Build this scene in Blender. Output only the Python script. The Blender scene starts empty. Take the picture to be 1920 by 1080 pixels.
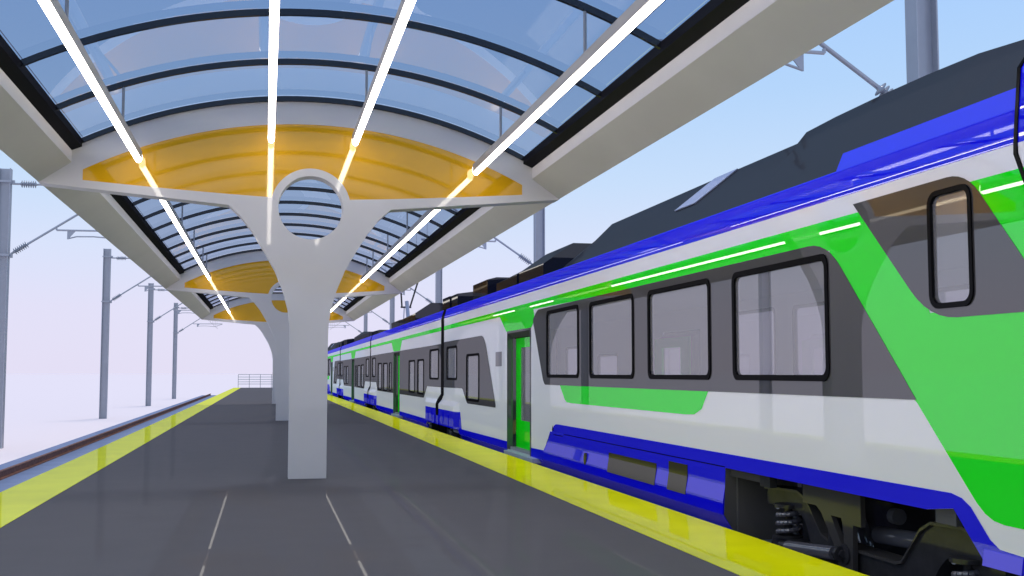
import bpy, math
from mathutils import Vector
from mathutils.geometry import tessellate_polygon
S = bpy.context.scene
COL = S.collection
PI = math.pi

# ------------------------------------------------------------ materials
def nt(name):
    m = bpy.data.materials.new(name); m.use_nodes = True
    t = m.node_tree; t.nodes.clear()
    return m, t, t.nodes.new('ShaderNodeOutputMaterial')

def paint(name, col, gloss=0.12, rough=0.02, var=0.0, scale=6.0, tint=(1, 1, 1), bump=0.0):
    """diffuse paint under an even clear mirror coat"""
    m, t, out = nt(name); N = t.nodes; L = t.links
    d = N.new('ShaderNodeBsdfDiffuse'); d.inputs['Color'].default_value = (*col, 1)
    g = N.new('ShaderNodeBsdfGlossy'); g.inputs['Roughness'].default_value = rough
    g.inputs['Color'].default_value = (*tint, 1)
    mx = N.new('ShaderNodeMixShader'); mx.inputs[0].default_value = gloss
    if var or bump:
        tc = N.new('ShaderNodeTexCoord'); nz = N.new('ShaderNodeTexNoise')
        nz.inputs['Scale'].default_value = scale; nz.inputs['Detail'].default_value = 5
        L.new(tc.outputs['Object'], nz.inputs['Vector'])
        if var:
            r = N.new('ShaderNodeValToRGB')
            r.color_ramp.elements[0].position = .3; r.color_ramp.elements[1].position = .7
            r.color_ramp.elements[0].color = (*[c * (1 - var) for c in col], 1)
            r.color_ramp.elements[1].color = (*[min(1, c * (1 + var)) for c in col], 1)
            L.new(nz.outputs['Fac'], r.inputs[0]); L.new(r.outputs[0], d.inputs['Color'])
        if bump:
            b = N.new('ShaderNodeBump'); b.inputs['Strength'].default_value = bump
            b.inputs['Distance'].default_value = .01
            L.new(nz.outputs['Fac'], b.inputs['Height']); L.new(b.outputs[0], d.inputs['Normal'])
    L.new(d.outputs[0], mx.inputs[1]); L.new(g.outputs[0], mx.inputs[2]); L.new(mx.outputs[0], out.inputs[0])
    return m

def glass(name, tint, gloss, body=None, bodyfac=0.0):
    m, t, out = nt(name); N = t.nodes; L = t.links
    tr = N.new('ShaderNodeBsdfTransparent'); tr.inputs[0].default_value = (*tint, 1)
    g = N.new('ShaderNodeBsdfGlossy'); g.inputs['Roughness'].default_value = 0.0
    mx = N.new('ShaderNodeMixShader'); mx.inputs[0].default_value = gloss
    src = tr
    if body:
        d = N.new('ShaderNodeBsdfDiffuse'); d.inputs[0].default_value = (*body, 1)
        m2 = N.new('ShaderNodeMixShader'); m2.inputs[0].default_value = bodyfac
        L.new(tr.outputs[0], m2.inputs[1]); L.new(d.outputs[0], m2.inputs[2]); src = m2
    L.new(src.outputs[0], mx.inputs[1]); L.new(g.outputs[0], mx.inputs[2]); L.new(mx.outputs[0], out.inputs[0])
    return m

def emit(name, col, s):
    m, t, out = nt(name)
    e = t.nodes.new('ShaderNodeEmission'); e.inputs[0].default_value = (*col, 1); e.inputs[1].default_value = s
    t.links.new(e.outputs[0], out.inputs[0]); return m

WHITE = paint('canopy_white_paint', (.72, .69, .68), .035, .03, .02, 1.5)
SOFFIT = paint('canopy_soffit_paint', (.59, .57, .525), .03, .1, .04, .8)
YELLOW = paint('amber_gloss_panel', (.88, .45, .008), .14, .04, .03, 1.2, (1, .88, .66))
DARKALU = paint('dark_glazing_bar', (.016, .018, .024), .06, .05)
SILL = paint('black_sill', (.012, .012, .016), .015, .2)
STEEL = paint('galvanised_steel', (.40, .41, .45), .07, .2, .05, 3)
RODM = paint('grey_rod', (.30, .31, .33), .1, .1)
CANGLASS = glass('canopy_glass', (.56, .64, .78), .30)
TUBE = emit('lit_tube', (1, .93, .84), 12)
CAPM = emit('glowing_end_cap', (1, .88, .72), 5.5)
HOUSE = paint('tube_housing', (.42, .40, .38), .08, .1)
DECK = paint('deck_asphalt', (.125, .116, .120), .016, .015, .02, 2.2)
LINEY = paint('yellow_edge_paint', (.74, .74, .004), .14, .02, .05, 1.6)
DECKSIDE = paint('platform_concrete', (.35, .34, .33), .03, .3, .08, 3)
SLAB = paint('track_slab', (.20, .25, .38), .05, .15, .08, 2)
RAIL = paint('rusty_rail', (.20, .10, .075), .06, .2, .3, 9)
GROUND = paint('pale_ground', (.93, .79, .76), 0.0, .5)
TW = paint('train_white', (.93, .92, .96), .12, .01)
TG = paint('train_green', (.003, .97, .006), .118, .008)
TGR = paint('train_grey', (.062, .058, .062), .125, .006)
TB = paint('train_blue', (.005, .005, .88), .12, .02)
TBLK = paint('train_rubber', (.004, .004, .005), .012, .2)
ROOF = paint('roof_slate', (.028, .032, .042), .045, .06)
ROOFD = paint('roof_dark_box', (.012, .013, .018), .05, .03)
ROOFL = paint('roof_pale_panel', (.34, .39, .56), .10, .05)
PANE = glass('train_pane', (.68, .67, .71), .24, (.55, .53, .57), .36)
DOORG = paint('door_grey', (.10, .10, .11), .10, .03)
DOORD = paint('door_reveal', (.03, .035, .035), .08, .03)
STEPM = paint('door_step', (.55, .60, .62), .12, .05)
GRIL = paint('skirt_grille', (.045, .042, .012), .09, .1)
BAYW = paint('bay_wall_grey', (.11, .106, .10), .05, .2)
BOG = paint('bogie_dark', (.032, .032, .036), .035, .08, .15, 8)
BOGL = paint('bogie_metal', (.10, .10, .12), .12, .12)
BOGO = paint('bogie_plate', (.050, .048, .048), .055, .08)
INT = paint('interior_lining', (.75, .73, .74), .03, .1)
INTF = paint('interior_floor', (.30, .30, .32), .05, .1)
SEATM = paint('seat_fabric', (.30, .32, .42), .02, .3)
PLAQ = paint('wall_plaque', (.30, .28, .30), .12, .03)
PORC = paint('insulator_porcelain', (.36, .38, .43), .08, .15)
PANT = paint('pantograph_black', (.02, .02, .022), .05, .1)
WIRE = paint('contact_wire', (.22, .22, .26), .1, .2)

# ------------------------------------------------------------ mesh builder
# train coordinates, worked out from image pixels, are scaled about the camera position
CAM_SCALE = [1.0, 0.0]
def tm(p): return (p[0] * CAM_SCALE[0], p[1] * CAM_SCALE[0], p[2] * CAM_SCALE[0] + CAM_SCALE[1])
class MB:
    def __init__(s): s.v = []; s.f = []; s.m = []; s.sm = []; s.mats = []
    def mi(s, mat):
        if mat not in s.mats: s.mats.append(mat)
        return s.mats.index(mat)
    def add(s, vs, fs, mat, smooth=False):
        o = len(s.v); k = s.mi(mat); s.v += [tuple(v) for v in vs]
        for f in fs: s.f.append([i + o for i in f]); s.m.append(k); s.sm.append(smooth)
    def box(s, x0, x1, y0, y1, z0, z1, mat):
        s.prism([(x0, z0), (x1, z0), (x1, z1), (x0, z1)], y0, y1, mat)
    def prism(s, poly, w0, w1, mat, holes=(), ax='y', smooth=False, inset=None):
        """closed prism: 2D outline (XZ for ax y, YZ for ax x) between w0 and w1"""
        M = (lambda a, b, w: (a, w, b)) if ax == 'y' else ((lambda a, b, w: (w, a, b)) if ax == 'x' else (lambda a, b, w: (a, b, w)))
        loops = [list(poly)] + [list(h) for h in holes]
        tris = tessellate_polygon([[Vector((p[0], p[1], 0)) for p in l] for l in loops])
        flat = [p for l in loops for p in l]; n = len(flat)
        vs = [M(a, b, w0) for a, b in flat] + [M(a, b, w1) for a, b in flat]
        fs = [tuple(t) for t in tris] + [tuple(i + n for i in reversed(t)) for t in tris]
        s.add(vs, fs, mat)
        vo = len(s.v) - 2 * n; o = 0; k = s.mi(mat)
        for l in loops:
            c = len(l)
            for i in range(c):
                j = (i + 1) % c
                s.f.append([vo + o + i, vo + o + j, vo + n + o + j, vo + n + o + i]); s.m.append(k); s.sm.append(smooth)
            o += c
    def sheet(s, poly, w, mat, holes=(), ax='x'):
        M = (lambda a, b: (a, w, b)) if ax == 'y' else ((lambda a, b: (w, a, b)) if ax == 'x' else (lambda a, b: (a, b, w)))
        loops = [list(poly)] + [list(h) for h in holes]
        tris = tessellate_polygon([[Vector((p[0], p[1], 0)) for p in l] for l in loops])
        s.add([M(a, b) for l in loops for a, b in l], [tuple(t) for t in tris], mat)
    def tube(s, p0, p1, r, mat, n=10, r1=None, cap=True):
        p0 = Vector(p0); p1 = Vector(p1); d = (p1 - p0).normalized()
        a = d.orthogonal().normalized(); b = d.cross(a); r1 = r if r1 is None else r1
        vs = []
        for p, rr in ((p0, r), (p1, r1)):
            for i in range(n):
                t = 2 * PI * i / n; vs.append(p + a * math.cos(t) * rr + b * math.sin(t) * rr)
        s.add(vs, [(i, (i + 1) % n, n + (i + 1) % n, n + i) for i in range(n)], mat, True)
        if cap: s.add(vs, [tuple(range(n - 1, -1, -1)), tuple(range(n, 2 * n))], mat)
    def path(s, pts, r, mat, n=8):
        for a, b in zip(pts[:-1], pts[1:]): s.tube(a, b, r, mat, n)
    def lathe(s, p0, p1, prof, mat, n=14):
        """prof = list of (t along 0..1, radius)"""
        p0 = Vector(p0); p1 = Vector(p1); d = (p1 - p0); e = d.normalized()
        a = e.orthogonal().normalized(); b = e.cross(a); vs = []
        for t, r in prof:
            for i in range(n):
                w = 2 * PI * i / n; vs.append(p0 + d * t + a * math.cos(w) * r + b * math.sin(w) * r)
        fs = []
        for k in range(len(prof) - 1):
            for i in range(n): fs.append((k * n + i, k * n + (i + 1) % n, (k + 1) * n + (i + 1) % n, (k + 1) * n + i))
        s.add(vs, fs, mat, True)
    def strip(s, prof, ya, yb, mat):
        n = len(prof)
        s.add([(x, ya[i], z) for i, (x, z) in enumerate(prof)] + [(x, yb[i], z) for i, (x, z) in enumerate(prof)],
              [(i, i + 1, n + i + 1, n + i) for i in range(n - 1)], mat, True)
    def extr(s, prof, ys, mats):
        """open profile (XZ) swept along Y; mats one per profile segment"""
        n = len(prof)
        for k in range(n - 1):
            vs = [(prof[k][0], y, prof[k][1]) for y in ys] + [(prof[k + 1][0], y, prof[k + 1][1]) for y in ys]
            m = len(ys)
            s.add(vs, [(i, i + 1, m + i + 1, m + i) for i in range(m - 1)], mats[k] if isinstance(mats, list) else mats)
    def build(s, name, parent=None, org=(0, 0, 0), merge=False):
        me = bpy.data.meshes.new(name)
        og = tm(org); me.from_pydata([tuple(a - c for a, c in zip(tm(v), og)) for v in s.v], [], s.f)
        for m in s.mats: me.materials.append(m)
        me.polygons.foreach_set('material_index', s.m); me.polygons.foreach_set('use_smooth', s.sm)
        import bmesh
        b = bmesh.new(); b.from_mesh(me)
        if merge: bmesh.ops.remove_doubles(b, verts=b.verts, dist=1e-5)
        bmesh.ops.recalc_face_normals(b, faces=b.faces); b.to_mesh(me); b.free()
        me.update()
        o = bpy.data.objects.new(name, me); COL.objects.link(o)
        if parent: o.parent = parent
        else: o.location = og
        return o

def thing(name, loc, label, cat, group=None):
    o = bpy.data.objects.new(name, None); o.empty_display_size = .3; COL.objects.link(o)
    o.location = tm(loc); o['label'] = label; o['category'] = cat
    if group: o['group'] = group
    return o
def tag(o, label, cat, group=None):
    o['label'] = label; o['category'] = cat
    if group: o['group'] = group
    return o
def struct(o): o['kind'] = 'structure'; return o
def copy_tree(o, parent=None):
    c = o.copy(); COL.objects.link(c)
    if parent: c.parent = parent
    for ch in list(o.children): copy_tree(ch, c)
    return c
def rrect(y0, y1, z0, z1, r, n=5):
    p = []
    for cy, cz, a0 in ((y1 - r, z1 - r, 0), (y0 + r, z1 - r, 90), (y0 + r, z0 + r, 180), (y1 - r, z0 + r, 270)):
        for i in range(n + 1):
            a = math.radians(a0 + 90 * i / n); p.append((cy + r * math.cos(a), cz + r * math.sin(a)))
    return p
def circ(cx, cz, r, n=64): return [(cx + r * math.cos(2 * PI * i / n), cz + r * math.sin(2 * PI * i / n)) for i in range(n)]
def rounded(poly, rs, n=5):
    """round corners of a polygon; rs = radius or list"""
    out = []; N = len(poly)
    for i in range(N):
        r = rs[i] if isinstance(rs, (list, tuple)) else rs
        p = Vector(poly[i]); a = Vector(poly[i - 1]); b = Vector(poly[(i + 1) % N])
        if r <= 0: out.append(tuple(p)); continue
        u = (a - p); v = (b - p); lu = u.length; lv = v.length; u.normalize(); v.normalize()
        q = min(r, lu * .45, lv * .45); p0 = p + u * q; p1 = p + v * q
        for k in range(n + 1):
            t = k / n; out.append(tuple(p0 * (1 - t) ** 2 + p * 2 * t * (1 - t) + p1 * t * t))
    return out

CX = 0.565       # platform centre line
YP = [-3.56, 15.54, 34.65, 53.8]     # portals

# ------------------------------------------------------------ ground and platform
g = MB(); g.add([(-3000, -2500, -.82), (3000, -2500, -.82), (3000, 4500, -.82), (-3000, 4500, -.82)], [(0, 1, 2, 3)], GROUND)
struct(g.build('ground'))
b = MB(); b.box(-3.0, 4.08, -16, 115, -.815, -.03, DECKSIDE)
b.box(-3.03, 4.10, -16.02, 115.02, -.03, 0, DECK)
for x0, x1 in ((-3.03, -2.33), (3.24, 4.10)):
    b.box(x0, x1, -16.02, 115.02, 0.0005, .004, LINEY)
struct(b.build('platform_deck'))
for x0, x1, nm in ((-6.0, -3.06, 'track_bed'), (4.5, 7.7, 'track_bed')):
    b = MB(); b.box(x0, x1, -30, 114.9, -.815, -.72, SLAB); struct(b.build(nm))
def rail(xc, label):
    b = MB()
    b.prism([(xc - .07, -.72), (xc + .07, -.72), (xc + .07, -.70), (xc + .012, -.685), (xc + .012, -.60), (xc + .036, -.585), (xc + .036, -.555),
             (xc + .03, -.55), (xc - .03, -.55), (xc - .036, -.555), (xc - .036, -.585), (xc - .012, -.60), (xc - .012, -.685), (xc - .07, -.70)], -30, 114.4, RAIL)
    tag(b.build('rail', None, (xc, -30, -.72)), label, 'rail', 'running rails of the two tracks')
rail(-5.18, 'rusty brown rail on the outer side of the empty left track')
rail(-3.72, 'rusty brown rail tucked below the left platform edge')
rail(5.37, 'rusty brown rail beneath the train nearest the platform')
rail(6.83, 'rusty brown rail beneath the far side of the train')

# ------------------------------------------------------------ portals
R = 6.60; ZC = 5.08 - R
def arcz(x, r=R, top=5.08): return top - r + math.sqrt(max(0, r * r - (x - CX) ** 2))
FL = [(1.085, 3.64), (.925, 3.50), (.765, 3.295), (.60, 3.02), (.465, 2.785), (.355, 2.51), (.285, 2.26), (.255, 2.04), (.25, 1.75)]
def sym(p): return [(CX + a, z) for a, z in p] + [(CX - a, z) for a, z in reversed(p)]
def portal(i, Y, label):
    t = thing('canopy_portal', (CX, Y, 0), label, 'canopy portal', 'Y-shaped portals carrying the canopy')
    outer = []
    tip = 3.475
    half = [(tip, 3.862), (1.085, 3.645)] + FL[1:] + [(.25, 0.0)]
    right = [(CX + a, z) for a, z in half]; left = [(CX - a, z) for a, z in reversed(half)]
    top = [(CX + x, arcz(CX + x) + .045) for x in [-3.02 + 6.04 * k / 40 for k in range(41)]]
    # start at right column foot, go up the right side, over the arch, down the left side
    outer = list(reversed(right)) + [(CX + tip + .07, 3.95), (CX + 3.14, 4.42)] + list(reversed(top)) + [(CX - 3.14, 4.42), (CX - tip - .07, 3.95)] + list(reversed(left))
    # dedupe
    o2 = []
    for p in outer:
        if not o2 or (abs(p[0] - o2[-1][0]) + abs(p[1] - o2[-1][1])) > 1e-4: o2.append(p)
    RC = (CX, 3.642); ro = .536; ri = .433
    zb = lambda a: 3.75 + (abs(a) / 2.94) ** 1.35 * .165
    ytop = lambda a: 4.785 - 6.3 + math.sqrt(6.3 ** 2 - a * a)
    a0 = math.asin((zb(.52) - RC[1]) / ro)
    xa = ro * math.cos(a0)
    yel = [(CX - 2.94, ytop(2.94))] + [(CX + x, ytop(x)) for x in [-2.94 + 5.88 * k / 36 for k in range(1, 36)]] + [(CX + 2.94, ytop(2.94))]
    yel += [(CX + x, zb(x)) for x in [2.94 - (2.94 - xa) * k / 10 for k in range(11)]]
    yel += [(CX + ro * math.cos(a), RC[1] + ro * math.sin(a)) for a in [a0 + (PI - 2 * a0) * k / 28 for k in range(1, 28)]]
    yel += [(CX - x, zb(x)) for x in [xa + (2.94 - xa) * k / 10 for k in range(11)]]
    b = MB(); b.prism(o2, Y, Y + .29, WHITE, holes=[list(reversed(yel)), circ(RC[0], RC[1], ri)])
    b.build('portal_frame', t, (CX, Y, 0))
    b = MB(); b.prism(yel, Y + .012, Y + .278, YELLOW); b.build('amber_panel', t, (CX, Y, 0))
    return t
PL = ['white portal behind the viewer carrying the near end of the canopy', 'nearest white Y-shaped portal with ring and amber infill',
      'second white Y-shaped portal seen beyond the nearest column', 'farthest white portal closing the end of the canopy']
for i, Y in enumerate(YP): portal(i, Y, PL[i])

# ------------------------------------------------------------ canopy bays
BL = ['canopy bay of blue glass overhead with four light tubes', 'second canopy bay of blue glass beyond the nearest portal', 'farthest short-looking canopy bay of blue glass']
def ribring(b, y, w=.045, z0=0.012, h=.068, mat=DARKALU, x0=-2.98, x1=2.98, n=32):
    pts = [x0 + (x1 - x0) * k / n for k in range(n + 1)]
    vs = []
    for x in pts:
        z = arcz(CX + x) + z0
        vs += [(CX + x, y - w / 2, z), (CX + x, y + w / 2, z), (CX + x, y + w / 2, z + h), (CX + x, y - w / 2, z + h)]
    for k in range(n):
        a = k * 4; c = a + 4
        b.add(vs[a:a + 8], [(0, 1, 5, 4), (2, 3, 7, 6)], mat, True); b.add(vs[a:a + 8], [(1, 2, 6, 5), (3, 0, 4, 7)], mat)
    b.add(vs[:4], [(0, 1, 2, 3)], mat); b.add(vs[-4:], [(3, 2, 1, 0)], mat)
for i in range(3):
    ya = YP[i] + .29; yb = YP[i + 1]; org = (CX, ya, 3.86)
    t = thing('canopy_bay', org, BL[i], 'canopy roof', 'glazed bays of the platform canopy')
    for s in (-1, 1):
        b = MB(); X = lambda a: CX + s * a
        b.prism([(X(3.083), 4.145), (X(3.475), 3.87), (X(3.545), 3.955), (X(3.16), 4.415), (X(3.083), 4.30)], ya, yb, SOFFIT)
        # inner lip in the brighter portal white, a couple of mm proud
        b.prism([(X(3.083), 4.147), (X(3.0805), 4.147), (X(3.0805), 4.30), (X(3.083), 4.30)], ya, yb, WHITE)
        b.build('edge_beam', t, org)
        b = MB(); b.prism([(X(3.083), 4.302), (X(2.955), 4.355), (X(2.955), 4.455), (X(3.02), 4.47), (X(3.158), 4.418)], ya, yb, SILL)
        b.build('glazing_sill', t, org)
    for k in range(0, 11):
        y = YP[i] + 19.1 * k / 10
        if k == 0: y = ya + .03
        if k == 10: y = yb - .03
        b = MB(); ribring(b, y); b.build('rib', t, org)
    b = MB(); n = 44; pts = [-3.0 + 6.0 * k / n for k in range(n + 1)]
    vs = [(CX + x, y, arcz(CX + x) + .092) for y in (ya + .002, yb - .002) for x in pts]
    b.add(vs, [(k, k + 1, n + 2 + k, n + 1 + k) for k in range(n)], CANGLASS, True)
    gl = b.build('glass_vault', t, org)
# light tubes with their hangers
def lamp(i, dx, z, label, start=None):
    ya = YP[i] + .29; yb = YP[i + 1]; y0 = start or ya + .2; y1 = yb - .22; x = CX + dx; org = (x, y0, z)
    t = thing('light_tube', org, label, 'light', 'linear light tubes hung under the canopy')
    b = MB()
    pr = [(x + .04 * math.cos(a), z + .045 + .045 * math.sin(a)) for a in [PI + PI * k / 10 for k in range(11)]]
    b.prism(pr, y0, y1, TUBE, smooth=True); b.build('diffuser', t, org)
    b = MB(); b.prism([(x - .043, z + .046), (x + .043, z + .046), (x + .043, z + .15), (x + .03, z + .165), (x - .03, z + .165), (x - .043, z + .15)], y0 - .015, y1 + .015, HOUSE)
    b.build('housing', t, org)
    for ye, sg in ((y0 - .016, -1), (y1 + .016, 1)):
        b = MB(); c_ = [(x + .046 * math.cos(a), z + .085 + .075 * math.sin(a)) for a in [2 * PI * k / 20 for k in range(20)]]
        b.prism(c_, *sorted((ye, ye + sg * .03)), CAPM); b.build('end_cap', t, org)
    for k in ((2, 4, 6, 8, 9) if i else (3, 5, 7, 9)):
        y = YP[i] + 19.1 * k / 10
        if y < y0: continue
        b = MB(); b.tube((x + (.0), y, z + .13), (x, y, arcz(x) + .01), .016, RODM, 8, cap=False); b.build('hanger', t, org)
lamp(0, -2.225, 4.13, 'near bay left outer light tube above the left platform edge')
lamp(0, 2.235, 4.13, 'near bay right outer light tube above the train side')
lamp(0, -.54, 4.46, 'near bay inner light tube left of the ring', 3.5)
lamp(0, .575, 4.47, 'near bay inner light tube right of the ring', 3.5)
lamp(1, -2.225, 4.13, 'second bay left light tube beyond the nearest portal')
lamp(1, 2.235, 4.13, 'second bay right light tube beyond the nearest portal')
lamp(2, -2.225, 4.13, 'farthest bay left light tube')
lamp(2, 2.235, 4.13, 'farthest bay right light tube beside the train roof')

# ------------------------------------------------------------ overhead line poles
def cat_pole(x, y, s, label, k=1.0, dz=0.0):
    """s = +1: bracket reaches towards +X"""
    org = (x, y, -.82)
    t = thing('overhead_line_mast', org, label, 'mast', 'steel masts along the tracks')
    b = MB(); w = .17; d = .15; f = .022
    b.prism([(x - w, y - d), (x - w + f, y - d), (x - w + f, y - .008), (x + w - f, y - .008), (x + w - f, y - d), (x + w, y - d),
             (x + w, y + d), (x + w - f, y + d), (x + w - f, y + .008), (x - w + f, y + .008), (x - w + f, y + d), (x - w, y + d)], -.82, 7.76 + dz, STEEL, ax='z')
    p = b.build('mast_post', t, org)
    for z in (7.36 + dz, 5.13 + dz):
        b = MB(); b.box(x - w - .03, x + w + .03, y - d - .03, y - d, z - .03, z + .03, STEEL); b.box(x - w - .03, x + w + .03, y + d, y + d + .03, z - .03, z + .03, STEEL)
        b.box(x + s * w - .0, x + s * (w + .10), y - .05, y + .05, z - .07, z + .05, STEEL) if s > 0 else b.box(x - w - .10, x - w, y - .05, y + .05, z - .07, z + .05, STEEL)
        b.build('clamp', t, org)
    P = lambda dx, z: (x + s * (w + dx * k), y, (z - 5.9) * k + 5.9 + dz)
    def shed(p0, p1):
        prof = [(0, .03)]
        for k in range(7):
            u = .08 + .84 * k / 7; prof += [(u, .045), (u + .05, .115), (u + .075, .045)]
        prof += [(1, .03)]; b = MB(); b.lathe(p0, p1, prof, PORC); return b
    b = MB(); b.path([P(.05, 7.36), P(3.3, 7.36)], .032, STEEL); b.path([P(.06, 5.15), P(2.0, 6.45), P(3.32, 7.34)], .034, STEEL, 10)
    b.path([P(1.38, 5.99), P(1.38, 5.93), P(3.95, 5.95)], .028, STEEL)
    b.path([P(1.73, 5.67), P(1.98, 5.74), P(2.5, 5.75), P(3.3, 5.69), P(3.95, 5.93)], .02, STEEL, 6)
    b.prism([P(1.70, 5.93)[::2], P(1.96, 5.93)[::2], P(1.73, 5.65)[::2], P(1.70, 5.65)[::2]], y - .012, y + .012, STEEL)
    b.build('cantilever_arm', t, org)
    shed(P(.25, 7.36), P(.80, 7.36)).build('insulator', t, org); shed(P(.12, 5.19), P(.58, 5.50)).build('insulator', t, org)
    return t
ML = ['nearest left mast cut off by the photo edge', 'second mast left of the empty track', 'third mast left of the empty track', 'farthest mast left of the empty track']
for k, y in enumerate((36.5, 59.2, 81.35, 103.65)): cat_pole(-7.78, y, 1, ML[k], .965, -.19)
MR = ['thick mast rising behind the nearest car roof, largest of the masts', 'second mast behind the train, left of the pale roof panel', 'third mast behind the train near the pantograph', 'fourth mast behind the train', 'farthest mast behind the train']
for k, y in enumerate((14.55, 38.2, 61.7, 85.3, 108.6)): cat_pole(9.22, y, -1, MR[k])
for xc, lab in ((-4.57, 'overhead wires above the empty left track'), (6.1, 'overhead wires above the train')):
    t = thing('overhead_wire', (xc, 114, 5.65), lab, 'wire', 'overhead wires of the two tracks'); org = (xc, 114, 5.65)
    b = MB(); b.tube((xc, -10, 5.66), (xc, 113, 5.66), .009, WIRE, 6); b.build('contact_wire', t, org)
    b = MB(); b.tube((xc, -10, 7.3), (xc, 113, 7.3), .009, WIRE, 6); b.build('carrier_wire', t, org)
    for k in range(22):
        b = MB(); y = 44.0 + 3.2 * k; b.tube((xc, y, 5.66), (xc, y, 7.3), .007, WIRE, 5); b.build('dropper', t, org)

# railing at the end of the platform
org = (-2.6, 114.5, 0)
t = thing('end_railing', org, 'thin steel railing across the far end of the platform', 'railing')
for k in range(7):
    x = -2.6 + 1.055 * k; b = MB(); b.tube((x, 114.5, .004), (x, 114.5, 1.27), .024, RODM, 8); b.build('post', t, org)
for z in (1.29, 1.04, .81, .57, .36):
    b = MB(); b.tube((-2.6, 114.5, z), (3.75, 114.5, z), .022, RODM, 8); b.build('handrail', t, org)

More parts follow.
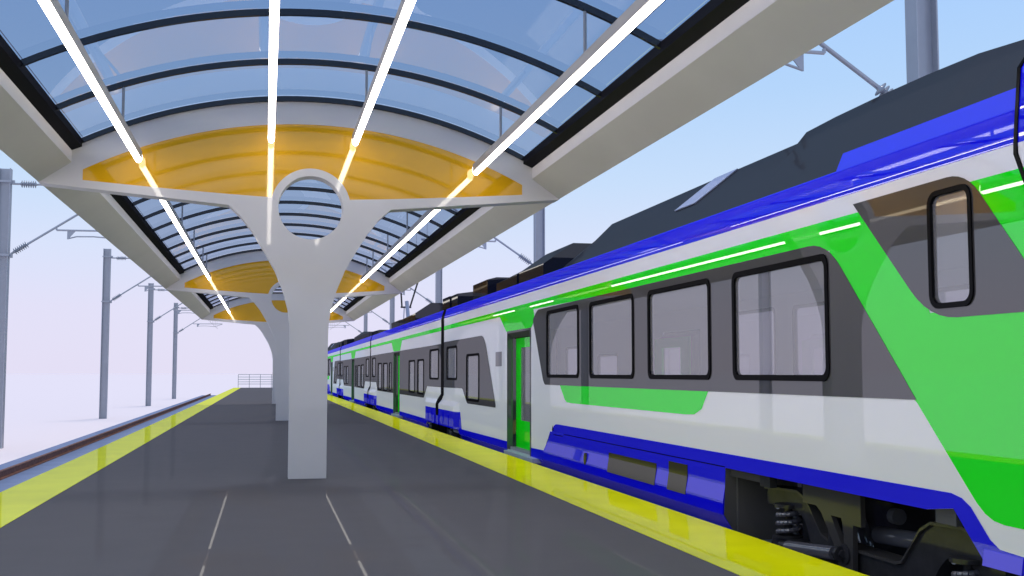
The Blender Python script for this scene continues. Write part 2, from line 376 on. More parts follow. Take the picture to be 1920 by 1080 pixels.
# ------------------------------------------------------------ the train
CAM_SCALE[:] = [1.075, -0.105]
XS = 4.2; XC = 5.67; XF = 2 * XC - XS
GTR = 'coupled cars of the train at the platform'
def car(label, f, spec):
    """f maps the modelled Y to the placed Y (identity or mirror). both sides are built alike"""
    y0, y1 = spec['y0'], spec['y1']
    org = (XC, (f(y0) + f(y1)) / 2, -.55)
    t = thing('train_car', org, label, 'train car', GTR)
    q = lambda poly: [(f(y), z) for y, z in poly]
    wins = [q(rrect(a, c, z0, z1, spec.get('wr', .09))) for a, c, z0, z1 in spec['windows']]
    doors = [q([(a, z0), (c, z0), (c, z1), (a, z1)]) for a, c, z0, z1 in spec['doors']]
    b = MB()
    for side in (0, 1):
        X = (lambda d: XS - d) if side == 0 else (lambda d: XF + d)
        x0, x1 = sorted((X(0), X(-.03)))
        dh = doors if side == 0 else doors
        b.prism(q(spec['outline']), x0, x1, TW, holes=wins + dh, ax='x')
        for mat, poly, lv in spec['livery']:
            pq = q(poly); zs = [p[1] for p in poly]; ys = [p[0] for p in poly]
            hs = [h for h, (a, c, z0, z1) in zip(wins, spec['windows']) if lv == 2 and a > min(ys) and c < max(ys) and z0 > min(zs) and z1 < max(zs) + .0]
            b.sheet(pq, X(.0025 * lv), mat, holes=hs if lv == 2 else ())
        # roof shoulder
        sgn = 1 if side == 0 else -1
        for (ya, yb, prof, mats) in spec['roof']:
            pr = [((x if side == 0 else 2 * XC - x), z) for x, z in prof]
            b.strip(pr, [f(v) for v in (ya if isinstance(ya, tuple) else (ya,) * len(pr))], [f(v) for v in (yb if isinstance(yb, tuple) else (yb,) * len(pr))], mats)
    ym, yM = sorted((f(y0), f(y1)))
    # roof deck, underframe, end walls
    b.box(4.62, 2 * XC - 4.62, ym + .02, yM - .02, 2.90, 2.985, TB)
    for fa, fb, fz in spec.get('floors', [(y0 + .02, y1 - .02, -.02)]):
        b.box(4.32, 2 * XC - 4.32, *sorted((f(fa), f(fb))), fz, fz + .05, BOG)
    for y in (ym + .05, yM - .08):
        b.prism([(4.235, .4), (2 * XC - 4.235, .4), (2 * XC - 4.235, 2.66), (2 * XC - 4.40, 2.88), (4.40, 2.88), (4.235, 2.66)], y, y + .03, TBLK)
    body = b.build('body', t, org)
    # interior
    b = MB()
    for fa, fb, fz in spec.get('floors', [(y0 + .1, y1 - .1, -.02)]): b.box(4.25, 2 * XC - 4.25, *sorted((f(fa), f(fb))), fz + .08, fz + .13, INTF)
    b.box(4.26, 2 * XC - 4.26, ym + .1, yM - .1, 2.50, 2.54, INT)
    for y in (ym + .12, yM - .16): b.box(4.30, 2 * XC - 4.30, y, y + .04, .1, 2.5, INT)
    b.build('interior', t, org)
    for (ya, yb, z0) in spec.get('seats', []):
        a, c = sorted((f(ya), f(yb)))
        for xs in (4.42, 6.0):
            m = MB(); m.box(xs, xs + .92, a, c, z0, z0 + .45, SEATM); m.prism([(a, z0 + .45), (a + .12, z0 + .45), (a + .02, z0 + 1.12), (a - .08, z0 + 1.12)], xs, xs + .92, SEATM, ax='x')
            m.build('seat', t, org)
    # windows
    for (a, c, z0, z1) in spec['windows']:
        for side in (0, 1):
            wr = spec.get('wr', .09); e = .045 if c - a > .7 else .030
            o = q(rrect(a - .004, c + .004, z0 - .004, z1 + .004, wr)); i = q(rrect(a + e, c - e, z0 + e, z1 - e, wr - .03))
            xa, xb = (XS - .016, XS + .035) if side == 0 else (XF - .035, XF + .016)
            m = MB(); m.prism(o, xa, xb, TBLK, holes=[i], ax='x'); w = m.build('window', t, org)
            m = MB(); m.sheet(q(rrect(a + e - .01, c - e + .01, z0 + e - .01, z1 - e + .01, wr - .03)), (XS + .006) if side == 0 else (XF - .006), PANE); m.build('pane', w, org)
    # doors (platform side recessed, with splayed frame)
    for (a, c, z0, z1) in spec['doors']:
        for side in (0, 1):
            mx = (lambda x: x) if side == 0 else (lambda x: 2 * XC - x)
            o = q([(a, z0), (c, z0), (c, z1), (a, z1)])
            xi = XS + .10
            rc = lambda ya_, yb_, z_: q([(ya_, z0), (yb_, z0), (yb_, z_), (ya_, z_)])
            r0 = rc(a + .08, c - .02, z1 - .035); i0 = rc(a + .08, c - .02, z1 - .115); i1 = rc(a + .10, c - .03, z1 - .125)
            m = MB()
            L3 = [[(mx(XS - .004), y, z) for y, z in o], [(mx(XS - .004), y, z) for y, z in r0], [(mx(xi), y, z) for y, z in i0], [(mx(xi + .06), y, z) for y, z in i1]]
            for w_, (A, B) in enumerate(zip(L3[:-1], L3[1:])):
                for k in (1, 2, 3):
                    j = (k + 1) % 4; m.add([A[k], A[j], B[j], B[k]], [(0, 1, 2, 3)], DOORG if w_ < 2 else DOORD)
            m.build('door_frame', t, org)
            ya, yb = sorted((i1[0][0], i1[1][0])); x0, x1 = sorted((mx(xi + .055), mx(xi + .095)))
            hy = sorted((f(a + .50), f(c - .42)))
            h = [(hy[0], z0 + .52), (hy[1], z0 + .52), (hy[1], z1 - .29), (hy[0], z1 - .29)]
            m = MB(); m.prism([(ya, z0), (yb, z0), (yb, z1 - .12), (ya, z1 - .12)], x0, x1, TG, holes=[h], ax='x')
            dd = m.build('door', t, org)
            m = MB(); m.sheet(h, mx(xi + .062), PANE); m.build('door_glass', dd, org)
            m = MB(); xq = sorted((mx(XS - .085), mx(XS + .16)))
            m.prism([(xq[0], z0 - .07), (xq[1], z0 - .07), (xq[1], z0 + .012), (xq[0], z0 - .005)] if side == 0 else [(xq[0], z0 - .07), (xq[1], z0 - .07), (xq[1], z0 - .005), (xq[0], z0 + .012)],
                    *sorted((f(a - .45), f(c - .12))), STEPM); m.build('door_step', t, org)
    for kind, args in spec.get('extra', []): kind(t, org, f, *args)
    return t, org

def shoulder_curve():
    x, z = 4.2, 2.70; out = [(x, z)]; n = 26; L = .2535
    for k in range(n):
        t = (k + .5) / n; a = math.radians(10 * t / .24 if t < .24 else (10 + 4 * (t - .24) / .06 if t < .3 else 14 + 5.5 * (t - .3) / .7))
        x += math.sin(a) * L / n; z += math.cos(a) * L / n; out.append((x, z))
    return out
SH = shoulder_curve(); SE = SH[-1]
SH = SH + [(SE[0] + .05, SE[1] + .012), (4.64, 3.03)]
def shoulder(n): return [TB] * n
def plaque(t, org, f, a, c, z0, z1):
    m = MB(); m.prism([(f(a), z0), (f(c), z0), (f(c), z1), (f(a), z1)], XS - .008, XS - .001, PLAQ, ax='x'); m.build('wall_plaque', t, org)
def roofbox(t, org, f, ya, yb, zs, xp, zp, taper=0.0, mat=ROOFD):
    """box on the roof: vertical side to zs, slope to (xp, zp), flat top"""
    m = MB(); a, c = f(ya), f(yb)
    pr = [(4.45, 2.97), (4.45, zs), (xp, zp), (2 * XC - xp, zp), (2 * XC - 4.45, zs), (2 * XC - 4.45, 2.97)]
    vs = [(x, a, z) for x, z in pr] + [(x, c, z if z < 3.0 else z - taper * (1 if i in (2, 3) else .2)) for i, (x, z) in enumerate(pr)]
    n = len(pr); fs = [tuple(range(n)), tuple(range(2 * n - 1, n - 1, -1))] + [(i, (i + 1) % n, n + (i + 1) % n, n + i) for i in range(n)]
    for k, fc in enumerate(fs):
        m.add(vs, [fc], ROOF if k in (3, 4, 5) else mat)
    m.build('roof_unit', t, org, merge=True)
def fairing(t, org, f):
    rows = [(17.3, 3.10, 4.60), (16.1, 3.36, 4.74), (15.46, 3.525, 4.80), (11.0, 3.523, 4.78), (9.50, 3.521, 4.78), (9.43, 3.59, 4.78), (8.88, 3.61, 4.78), (8.1, 3.62, 4.78), (7.5, 3.618, 4.78), (6.86, 3.604, 4.78), (6.3, 3.556, 4.78), (5.80, 3.50, 4.78)]
    m = MB(); n = 6; vs = []
    for y, zt, xt in rows:
        xb, zb = SE[0] + .006, SE[1] - .003
        if y > 15.7: xb += (y - 15.6) * .12
        vs += [(xb, f(y), zb), (xt, f(y), zt), (5.25, f(y), zt + .07), (2 * XC - 5.25, f(y), zt + .07), (2 * XC - xt, f(y), zt), (2 * XC - xb, f(y), zb)]
    for k in range(len(rows) - 1):
        o = k * n
        m.add(vs[o:o + 2 * n], [(i, i + 1, n + i + 1, n + i) for i in range(n - 1)], ROOF)
    m.add(vs[:n], [tuple(range(n))], ROOF); m.add(vs[-n:], [tuple(range(n))], ROOF)
    m.build('roof_fairing', t, org, merge=True)
    # pale inset strip running up the slope of the fairing
    def onslope(y, t_): return (SE[0] + (4.78 - SE[0]) * t_, f(y), SE[1] + (3.524 - SE[1]) * t_)
    m = MB(); c0, c1, c2, c3 = onslope(12.15, .50), onslope(11.52, .50), onslope(10.96, .995), onslope(11.58, .995)
    nx, nz = -.012 * .79, .012 * .61
    A = [(p[0] + nx, p[1], p[2] + nz) for p in (c0, c1, c2, c3)]; B = [c0, c1, c2, c3]
    m.add(A + B, [(0, 1, 2, 3), (0, 4, 5, 1), (1, 5, 6, 2), (2, 6, 7, 3), (3, 7, 4, 0)], ROOFL); m.build('pale_roof_panel', t, org)
def roofedge(t, org, f):
    """raised blue cornice over the end of the first car"""
    a, b_, c = (SE[0] - .001, SE[1] - .002), (SE[0] + .076, SE[1] + .149), (SE[0] + .14, SE[1] + .147)
    m = MB(); vs = [(p[0], f(5.72), p[1]) for p in (a, b_, c)] + [(p[0], f(y), p[1]) for p, y in zip((a, b_, c), (7.93, 7.955, 7.955))]
    m.add(vs, [(0, 1, 4, 3), (1, 2, 5, 4), (2, 0, 3, 5), (0, 1, 2), (3, 4, 5)], TB); m.build('roof_cornice', t, org)
def skirt(t, org, f):
    pr = [(4.2, .530), (4.1955, .526), (4.1955, .362), (4.1705, .215), (4.169, .09), (4.32, -.14), (4.40, -.14), (4.40, .528)]
    ye = [16.72, 16.72, 16.90, 17.04, 17.12, 17.12, 17.12, 16.72]; n = len(pr)
    vs = [(x, f(10.03), z) for x, z in pr] + [(x, f(y), z) for (x, z), y in zip(pr, ye)]
    m = MB(); m.add(vs, [(i, (i + 1) % n, n + (i + 1) % n, n + i) for i in range(n)] + [tuple(range(n)), tuple(range(2 * n - 1, n - 1, -1))], TB)
    for poly in ([(10.03, .527), (15.9, .522), (15.9, .531), (10.03, .536)], [(15.95, .49), (16.5, .49), (16.5, .499), (15.95, .499)], [(16.50, .55), (16.60, .55), (16.55, .63)], [(16.66, .50), (16.72, .49), (16.95, .34), (17.04, .20), (17.02, .20), (16.93, .34), (16.71, .48)]):
        m.sheet([(f(y), z) for y, z in poly], 4.1935, TBLK)
    m.build('skirt_cover', t, org)
    for (a, c, z0, z1) in ((11.93, 13.69, .182, .418), (10.99, 11.53, .18, .475)):
        m = MB(); ys = sorted((f(a), f(c)))
        pp = [(4.162, z0), (4.187, .36), (4.187, z1), (4.20, z1), (4.20, z0)]
        m.prism(pp, ys[0], ys[1], GRIL); m.build('grille', t, org)
    m = MB(); m.prism([(f(14.71) + .055 * math.cos(a), .264 + .08 * math.sin(a)) for a in [2 * PI * k / 20 for k in range(20)]], 4.165, 4.2, GRIL, ax='x'); m.build('filler_cap', t, org)
    # closing wall towards the bogie
    m = MB(); y = f(10.026); m.add([(4.2, y, .52), (4.178, y, .09), (4.32, y, -.14), (4.9, y, -.14), (4.9, y, .6), (4.2, y, .6)], [(0, 1, 2, 3, 4, 5)], BAYW)
    m.build('bay_wall', t, org)
def endskirt(t, org, f):
    m = MB(); m.prism([(4.2, .362), (4.196, .358), (4.180, .262), (4.30, .262), (4.30, .362)], f(5.76), f(6.12), TB); m.build('end_skirt', t, org)
def lowskirt(t, org, f, ya, yb):
    m = MB(); m.prism([(4.2, .072), (4.215, .068), (4.36, -.17), (4.40, -.17), (4.40, .072)], f(ya), f(yb), TB); m.build('lower_skirt', t, org)
def jointbox(t, org, f, ya, yb, ysplit):
    """half of the bulged housing over the shared bogie; ya = outer end, yb = joint line"""
    s = 1 if yb > ya else -1
    a, c = ya, yb
    m = MB()
    x = 4.128; vs = []
    prof = [(4.2, .765), (x, .655), (x, .545), (x, .16)]
    inner = [(4.2, .765), (4.2, .655), (4.2, .545), (4.2, .16)]
    for P_, y in ((inner, a), (prof, a + s * .38), (prof, c)):
        vs += [(px, f(y), pz) for px, pz in P_]
    for k in (0, 1):
        o = k * 4
        m.add(vs[o:o + 8], [(0, 1, 5, 4), (1, 2, 6, 5)], TW); m.add(vs[o:o + 8], [(2, 3, 7, 6)], TB)
    m.add([(x, f(a + s * .38), .16), (x, f(c), .16), (4.4, f(c), .16), (4.4, f(a + s * .38), .16), (4.2, f(a), .16)], [(0, 1, 2, 3, 4)], TB)
    # panel joints and steps in the blue apron
    for (u, w, z0, z1, d) in ((.62, .70, .22, .50, .014), (.36, .40, .18, .44, .012), (.84, .93, .17, .38, .03)):
        yy = sorted((f(a + (c - a) * u), f(a + (c - a) * w))); m.box(x - d, x, yy[0], yy[1], z0, z1, TB)
    m.build('bogie_housing', t, org)
    m = MB(); yy = sorted((f(a + (c - a) * .60), f(c))); m.box(4.16, 4.5, yy[0], yy[1], -.3, .16, TBLK)
    yy = sorted((f(a + (c - a) * .30), f(a + (c - a) * .50)));
    yc = (yy[0] + yy[1]) / 2
    m.lathe((4.17, yc, -.02), (4.34, yc, -.02), [(0, .02), (0, .13), (1, .15), (1, .02)], BOG, 18)
    m.prism([(f(a + (c - a) * .02), -.25), (f(a + (c - a) * .06), -.10), (f(a + (c - a) * .30), .05), (f(a + (c - a) * .58), .12), (f(a + (c - a) * .58), -.25)], 4.20, 4.30, BOG, ax='x')
    m.build('joint_bogie', t, org)
def seam(t, org, f, ya, pts, w=.045):
    """black gasket running over the body section, as (dy, x, z) points"""
    m = MB()
    for (d0, x0, z0), (d1, x1, z1) in zip(pts[:-1], pts[1:]):
        a0 = f(ya + d0); a1 = f(ya + d1)
        m.add([(x0, a0 - w, z0), (x0, a0 + w, z0), (x1, a1 + w, z1), (x1, a1 - w, z1), (x0 + .12, a0 - w, z0), (x0 + .12, a0 + w, z0), (x1 + .12, a1 + w, z1), (x1 + .12, a1 - w, z1)],
              [(0, 1, 2, 3), (0, 4, 7, 3), (1, 5, 6, 2)], TBLK)
    m.build('gangway_gasket', t, org)
def midseam(t, org, f):
    if f(1) == 1: seam(t, org, f, 46.9, [(0, 4.31, 2.968), (0, 4.255, 2.95), (0, 4.205, 2.80), (0, 4.192, 2.735), (0, 4.188, 2.70), (0, 4.188, .90), (.32, 4.150, .76), (.40, 4.118, .655), (.40, 4.118, .5), (.42, 4.14, .1)], .12)
def bogie(t, org, f):
    """open motor bogie seen under the cut-out of the first car"""
    o = BOG
    base = MB()
    P2 = [(9.57, .235), (9.57, .375), (9.37, .385), (8.93, .40), (8.78, .35), (8.52, .10), (8.36, .055), (7.42, .05), (7.34, .07), (7.10, .32), (6.97, .385), (6.62, .40), (6.45, .37), (6.20, .26), (6.15, -.05), (6.35, -.05), (6.42, .12),
          (6.62, .20), (6.80, .20), (6.90, .12), (7.12, -.16), (7.4, -.22), (8.4, -.22), (8.70, -.05), (8.86, .20), (9.05, .265), (9.35, .26)]
    base.prism([(f(y), z) for y, z in rounded(P2, .06, 4)], 4.40, 4.54, BOG, ax='x')
    # raised flange following the top edge
    top = [(9.57, .375), (9.37, .385), (8.93, .40), (8.78, .35), (8.52, .10), (8.36, .055), (7.42, .05), (7.34, .07), (7.10, .32), (6.97, .385), (6.62, .40), (6.30, .33)]
    for a, c in zip(top[:-1], top[1:]):
        base.add([(4.375, f(a[0]), a[1]), (4.375, f(c[0]), c[1]), (4.565, f(c[0]), c[1]), (4.565, f(a[0]), a[1]), (4.375, f(a[0]), a[1] + .022), (4.375, f(c[0]), c[1] + .022), (4.565, f(c[0]), c[1] + .022), (4.565, f(a[0]), a[1] + .022)],
                 [(0, 1, 2, 3), (4, 5, 6, 7), (0, 1, 5, 4), (2, 3, 7, 6)], BOGO)
    bg = base.build('bogie_frame', t, org)
    for yc, zb, zt in ((9.15, .02, .255), (6.58, -.08, .20)):
        for side, xc in ((0, 4.40), (1, 2 * XC - 4.40)):
            m = MB(); pts = []; turns = 3.4; r = .088
            for k in range(60):
                u = k / 59; a = u * turns * 2 * PI; pts.append((xc + r * math.cos(a), f(yc) + r * math.sin(a), zb + (zt - zb) * u))
            m.path(pts, .021, BOGL, 8); m.build('coil_spring', bg, org)
            m = MB(); m.tube((xc, f(yc), zb - .02), (xc, f(yc), zb), .12, BOG, 20); m.tube((xc, f(yc), zt), (xc, f(yc), zt + .03), .12, BOG, 20)
            m.tube((xc, f(yc), zb), (xc, f(yc), zt), .035, BOG, 12)
            m.prism([(f(yc) - .17, zb - .02), (f(yc) + .17, zb - .02), (f(yc) + .22, zb - .20), (f(yc) + .10, zb - .34), (f(yc) - .10, zb - .34), (f(yc) - .22, zb - .20)], xc - .07, xc + .10, BOG, ax='x')
            m.tube((xc - .11, f(yc), zb - .17), (xc - .07, f(yc), zb - .17), .115, BOG, 20)
            m.build('axle_box', bg, org)
        for xw in (4.86, 2 * XC - 4.86 - .12):
            m = MB(); m.lathe((xw, f(yc - .02), -.12), (xw + .13, f(yc - .02), -.12), [(0, .05), (0, .30), (.02, .40), (.8, .43), (1, .45), (1, .05)], BOGL, 36); m.build('wheel', bg, org)
        m = MB(); m.tube((4.5, f(yc), -.12), (2 * XC - 4.5, f(yc), -.12), .08, BOGL, 16); m.build('axle', bg, org)
    m = MB()   # hanger plate with slanting window
    pl = [(8.73, .50), (7.80, .50), (7.80, .26), (7.92, .26), (7.93, -.12), (7.99, -.20), (8.14, -.20), (8.17, .02), (8.42, .30), (8.50, .345), (8.73, .345)]
    hole = [(8.26, .295), (8.10, .295), (8.07, .24), (8.06, .10), (8.10, .10)]
    m.prism([(f(y), z) for y, z in pl], 4.33, 4.37, BOGO, holes=[[(f(y), z) for y, z in hole]], ax='x')
    m.tube((4.315, f(8.04), .03), (4.33, f(8.04), .03), .075, BOG, 20); m.build('hanger_plate', bg, org)
    m = MB(); m.tube((4.31, f(9.10), -.055), (4.31, f(8.95), -.05), .038, BOG, 16); m.tube((4.31, f(8.97), -.052), (4.31, f(8.17), .018), .052, BOGL, 20)
    m.tube((4.31, f(8.17), .018), (4.31, f(8.03), .03), .03, BOG, 14); m.tube((4.31, f(8.10), .024), (4.31, f(8.06), .027), .06, BOG, 18); m.build('damper', bg, org)
    m = MB(); m.tube((4.40, f(8.33), .04), (4.40, f(8.33), .30), .055, BOG, 18); m.tube((4.40, f(8.33), .30), (4.40, f(8.33), .37), .04, BOG, 18); m.build('upright_damper', bg, org)
    m = MB(); m.tube((4.62, f(8.05), .165), (4.62, f(6.9), .225), .065, BOGL, 20); m.build('cross_tube', bg, org)
    m = MB(); m.tube((4.60, f(7.8), .34), (4.60, f(7.72), .34), .06, BOGL, 14); m.build('pipe_end', bg, org)
    # bay behind the bogie
    m = MB(); m.box(4.95, 5.0, *sorted((f(6.1), f(10.0))), -.4, .6, BOG); m.box(4.23, 2 * XC - 4.23, *sorted((f(6.0), f(10.0))), .56, .60, BOG)
    m.box(4.30, 4.9, *sorted((f(9.98), f(10.02))), -.14, .58, BAYW)
    m.box(4.235, 4.30, *sorted((f(9.35), f(10.0))), .45, .55, BOGO); m.box(4.235, 4.30, *sorted((f(9.15), f(9.35))), .42, .55, BOG)
    m.box(4.25, 4.6, *sorted((f(6.0), f(6.14))), -.1, .56, BOG)
    m.build('bogie_bay', t, org)
    m = MB(); m.box(4.30, 4.36, *sorted((f(6.55), f(6.78))), .43, .56, BOGL); m.build('bay_bracket', t, org)

ident = lambda y: y
mirror = lambda y: 93.8 - y
specA = dict(
    y0=5.72, y1=27.56, wr=.095, floors=[(5.80, 10.06, .62), (10.08, 27.5, -.02)],
    outline=[(5.56, .262), (6.10, .262), (6.42, .56), (6.72, .522), (10.03, .522), (10.03, .06), (24.9, .06), (25.2, .16), (27.54, .16), (27.54, 2.72), (5.72, 2.72), (5.72, 2.66), (5.56, 2.30)],
    doors=[(17.98, 19.85, .062, 2.14)],
    windows=[(7.97, 9.79, 1.342, 2.318), (10.34, 12.17, 1.340, 2.322), (12.69, 14.54, 1.338, 2.335), (15.09, 16.90, 1.338, 2.345), (6.14, 6.60, 1.815, 2.565),
             (22.56, 24.02, .824, 1.805), (25.29, 26.74, 1.252, 2.026)],
    livery=[
        (TG, [(5.68, 2.57), (6.16, 2.57), (6.10, 2.45), (5.56, 1.90), (5.56, 2.30)], 1),
        (TG, [(5.56, 1.79), (6.62, 1.79), (6.66, 1.90), (7.42, 2.57), (27.54, 2.535), (27.54, 2.437), (20.50, 2.432), (19.92, 2.142), (17.95, 2.142), (17.72, 2.26), (17.80, 2.43), (8.3, 2.336), (7.94, 2.336), (7.93, 2.24), (7.50, 1.859), (6.84, 1.232), (6.80, 1.21), (6.27, .705), (6.18, .622), (6.10, .566), (6.02, .535), (5.92, .522), (5.56, .52)], 1),
        (TG, [(16.14, 1.23), (10.42, 1.23), (10.60, 1.05), (10.80, .99), (11.05, .982), (15.50, .982), (15.75, .99), (15.85, 1.02)], 1),
        (TB, [(5.56, .355), (5.97, .375), (6.06, .42), (6.24, .59), (6.33, .635), (6.44, .655), (16.25, .655), (16.38, .65), (16.50, .62), (17.02, .25), (17.12, .22), (17.98, .205), (17.98, .062), (10.03, .062), (10.03, .5225), (6.72, .5225), (6.422, .5605), (6.102, .2625), (5.56, .2625)], 1),
        (TB, [(19.85, .062), (19.85, .20), (24.62, .185), (24.84, .55), (27.54, .55), (27.54, .162), (25.2, .162), (24.9, .062)], 1),
        (TGR, rounded([(6.80, 1.226), (17.05, 1.226), (17.16, 1.30), (17.84, 2.26), (17.52, 2.405), (7.98, 2.405)], [0, .12, .02, .06, .1, .30], 6), 2),
        (TGR, rounded([(5.56, 1.748), (6.62, 1.748), (7.57, 2.638), (6.19, 2.638), (5.56, 1.93)], [0, .30, 0, .20, 0], 6), 2),
        (TGR, rounded([(20.84, .762), (23.96, .762), (24.56, 1.075), (27.54, 1.06), (27.54, 2.15), (22.0, 2.15)], [.10, .12, .1, 0, 0, .35], 5), 2),
    ],
    roof=[(5.72, 27.54, SH, TB)],
    seats=[],
    extra=[(plaque, (20.32, 20.86, 1.53, 1.795)), (fairing, ()), (roofedge, ()), (skirt, ()), (endskirt, ()), (lowskirt, (19.85, 25.0)), (lowskirt, (17.12, 17.98)),
           (jointbox, (24.95, 27.98, 0)), (bogie, ()),
           (roofbox, (18.15, 20.0, 3.205, 4.96, 3.56)), (roofbox, (20.19, 22.06, 3.195, 4.96, 3.55, .12)),
           (roofbox, (23.0, 24.68, 3.335, 4.64, 3.385)), (roofbox, (26.75, 27.62, 3.30, 4.82, 3.35)),
           (seam, (27.42, [(0, 4.31, 2.968), (0, 4.255, 2.95), (0, 4.205, 2.80), (0, 4.192, 2.735), (0, 4.188, 2.70), (0, 4.188, .90), (.32, 4.150, .76), (.40, 4.118, .655), (.40, 4.118, .5), (.42, 4.14, .1)], .20))])
# the first car's upper grey panel keeps its top above the green band, hole list handled by level 2
specB = dict(
    y0=27.62, y1=46.86, wr=.10,
    outline=[(27.66, .16), (30.0, .16), (30.3, .06), (44.2, .06), (44.5, .16), (46.84, .16), (46.84, 2.72), (27.66, 2.72)],
    doors=[(36.42, 38.3, .062, 2.12)],
    windows=[(28.06, 29.62, 1.245, 2.018), (30.77, 32.06, .822, 1.79), (32.69, 34.05, .838, 1.785), (38.93, 39.6, .80, 1.775), (40.25, 41.7, .77, 1.775), (42.3, 43.66, .78, 1.79), (44.78, 46.05, 1.26, 2.02)],
    livery=[
        (TG, [(27.66, 2.535), (46.84, 2.535), (46.84, 2.437), (38.95, 2.437), (38.35, 2.128), (36.37, 2.128), (35.9, 2.437), (27.66, 2.437)], 1),
        (TB, [(27.66, .162), (27.66, .55), (29.9, .55), (30.2, .19), (36.42, .20), (36.42, .062), (30.3, .062), (30.0, .162)], 1),
        (TB, [(38.3, .062), (38.3, .20), (44.3, .19), (44.6, .55), (46.84, .55), (46.84, .162), (44.5, .162), (44.2, .062)], 1),
        (TGR, rounded([(27.66, 1.06), (30.1, 1.06), (30.75, .742), (36.42, .742), (36.42, 2.12), (27.66, 2.12)], [0, .05, .05, 0, 0, 0], 4), 2),
        (TGR, rounded([(38.3, .742), (43.85, .742), (44.4, 1.06), (46.84, 1.06), (46.84, 2.12), (38.3, 2.12)], [0, .05, .05, 0, 0, 0], 4), 2),
    ],
    roof=[(27.64, 46.84, SH, TB)], seats=[],
    extra=[(lowskirt, (30.3, 36.42)), (lowskirt, (38.3, 44.2)), (jointbox, (30.3, 28.02, 0)), (jointbox, (44.2, 46.84, 0)), (midseam, ()),
           (roofbox, (27.95, 29.1, 3.315, 4.80, 3.36)), (roofbox, (34.6, 38.8, 3.24, 4.93, 3.56, .22)), (roofbox, (38.9, 41.4, 3.22, 5.1, 3.40))])
car('nearest full train car, with four large windows and an open-sided bogie', ident, specA)
car('second train car, between the first two black gangway joints', ident, specB)
car('third train car, beyond the second gangway joint', mirror, specB)
car('farthest train car, partly hidden behind the white column', mirror, specA)
# leading cab car, only its rear corner reaches into view
specC = dict(y0=-14.0, y1=5.70, wr=.12, floor=-.02,
    outline=[(-14, .262), (5.53, .262), (5.53, 2.30), (5.69, 2.66), (5.69, 2.72), (-14, 2.72)], doors=[(-4.0, -2.1, .3, 2.14)],
    windows=[(-12.5, -10.7, 1.34, 2.33), (-10.0, -8.2, 1.34, 2.33), (-7.5, -5.7, 1.34, 2.33), (-1.2, .6, 1.34, 2.33), (1.2, 3.0, 1.34, 2.33)],
    livery=[(TG, [(-14, 2.57), (5.65, 2.57), (5.59, 2.43), (-14, 2.43)], 1), (TG, [(4.3, 2.0), (5.53, 2.30), (5.53, .52), (5.3, .52), (4.9, .9)], 1),
            (TGR, [(-13.5, 1.226), (-4.3, 1.226), (-4.3, 2.40), (-13.5, 2.40)], 2), (TGR, [(-1.8, 1.226), (3.6, 1.226), (4.2, 2.40), (-1.8, 2.40)], 2), (TB, [(-14, .2625), (5.53, .2625), (5.53, .355), (5.3, .40), (4.9, .655), (-1.9, .655), (-2.1, .3), (-4, .3), (-4.2, .655), (-14, .655)], 1)],
    roof=[(-14, 5.695, [(4.2, 2.70), (4.205, 2.79), (4.215, 2.90), (4.24, 3.16), (4.30, 3.25), (4.7, 3.32)], TB)], extra=[(seam, (5.708, [(0, 4.70, 3.33), (0, 4.30, 3.26), (0, 4.235, 3.17), (0, 4.208, 2.90), (0, 4.192, 2.72), (0, 4.190, 2.66), (-.162, 4.190, 2.30), (-.162, 4.190, .262)], .0145))])
car('leading train car at the right photo edge, only its blue corner showing', ident, specC)

# pantograph on the second car
org = (5.5, 45.0, 3.0)
t = thing('pantograph', org, 'black pantograph raised from the train roof beside the canopy edge', 'pantograph')
b = MB(); b.box(5.1, 5.9, 44.2, 46.2, 2.99, 3.10, PANT); b.box(5.2, 5.8, 44.5, 45.3, 3.10, 3.28, PANT); b.build('base_frame', t, org)
b = MB(); b.tube((5.50, 44.7, 3.2), (5.44, 45.0, 4.25), .075, STEEL, 12); b.tube((5.30, 44.9, 3.2), (5.34, 45.0, 4.0), .02, STEEL, 8); b.build('lower_arm', t, org)
b = MB(); b.tube((5.20, 45.0, 4.02), (5.62, 45.0, 4.02), .035, PANT, 10); b.tube((5.25, 45.0, 4.02), (5.15, 45.0, 5.5), .035, PANT, 10); b.tube((5.57, 45.0, 4.02), (6.02, 45.0, 5.5), .035, PANT, 10); b.build('upper_arm', t, org)
b = MB(); b.box(4.9, 6.3, 44.9, 45.1, 5.50, 5.56, PANT); b.tube((4.9, 45, 5.53), (4.7, 45, 5.38), .025, PANT, 8); b.tube((6.3, 45, 5.53), (6.5, 45, 5.38), .025, PANT, 8); b.build('collector_head', t, org)

CAM_SCALE[:] = [1.0, 0.0]
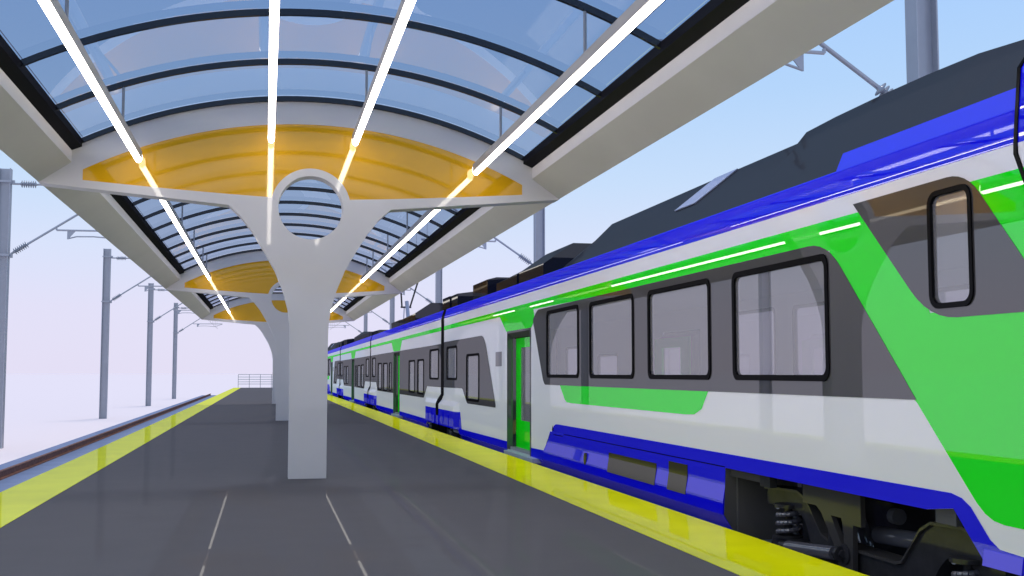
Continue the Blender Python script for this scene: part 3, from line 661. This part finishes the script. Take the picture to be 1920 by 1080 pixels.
# ------------------------------------------------------------ sky and sun
W = bpy.data.worlds.new('World'); S.world = W; W.use_nodes = True
N = W.node_tree.nodes; L = W.node_tree.links; N.clear()
out = N.new('ShaderNodeOutputWorld'); bg = N.new('ShaderNodeBackground'); bg2 = N.new('ShaderNodeBackground'); ad = N.new('ShaderNodeAddShader')
tc = N.new('ShaderNodeTexCoord'); sp = N.new('ShaderNodeSeparateXYZ'); cr = N.new('ShaderNodeValToRGB')
L.new(tc.outputs['Generated'], sp.inputs[0]); L.new(sp.outputs['Z'], cr.inputs[0])
def lin(h): return tuple(((int(h[i:i + 2], 16) / 255 + .055) / 1.055) ** 2.4 for i in (0, 2, 4)) + (1,)
els = [(0.0, 'e6e1f8'), (.055, 'e4e2fa'), (.105, 'dbe4fd'), (.165, 'c9e0fd'), (.24, 'b6d7fd'), (.34, 'a7ceff'), (.5, 'a8cefc'), (.7, 'bcd3fa'), (1.0, 'c6d4fa')]
cr.color_ramp.elements[0].position = 0; cr.color_ramp.elements[0].color = lin(els[0][1])
cr.color_ramp.elements[1].position = 1; cr.color_ramp.elements[1].color = lin(els[-1][1])
for p, h in els[1:-1]:
    e = cr.color_ramp.elements.new(p); e.color = lin(h)
L.new(cr.outputs[0], bg.inputs[0]); bg.inputs[1].default_value = .97
SUN_EL, SUN_AZ = 66, 20
sk = N.new('ShaderNodeTexSky'); sk.sky_type = 'NISHITA'; sk.sun_disc = False
sk.sun_elevation = math.radians(SUN_EL); sk.sun_rotation = math.radians(SUN_AZ)
L.new(sk.outputs[0], bg2.inputs[0]); bg2.inputs[1].default_value = .003
L.new(bg.outputs[0], ad.inputs[0]); L.new(bg2.outputs[0], ad.inputs[1]); L.new(ad.outputs[0], out.inputs[0])
ld = bpy.data.lights.new('sun', 'SUN'); ld.energy = 1.2; ld.angle = math.radians(15); ld.color = (1, .95, .88)
lo = bpy.data.objects.new('sun', ld); COL.objects.link(lo); lo.location = (0, 0, 40)
az = math.radians(SUN_AZ); el = math.radians(SUN_EL)
d = Vector((math.sin(az) * math.cos(el), math.cos(az) * math.cos(el), math.sin(el)))
lo.rotation_euler = d.to_track_quat('Z', 'Y').to_euler()

# ------------------------------------------------------------ camera
cd = bpy.data.cameras.new('camera'); co = bpy.data.objects.new('camera', cd); COL.objects.link(co)
co.location = (0, 0, 1.4); cd.sensor_width = 36; cd.lens = 2133 / 1920 * 36
cd.clip_start = .05; cd.clip_end = 6000
pitch = math.atan(160 / 2133); psi = math.atan(462 * math.cos(pitch) / 2133)
co.rotation_euler = (PI / 2 + pitch, 0, -psi)
S.camera = co
S.view_settings.view_transform = 'Standard'; S.view_settings.look = 'None'; S.view_settings.exposure = 0; S.view_settings.gamma = 1
S.render.resolution_x = 1024; S.render.resolution_y = 576
S.cycles.max_bounces = 10; S.cycles.transparent_max_bounces = 16; S.cycles.glossy_bounces = 5
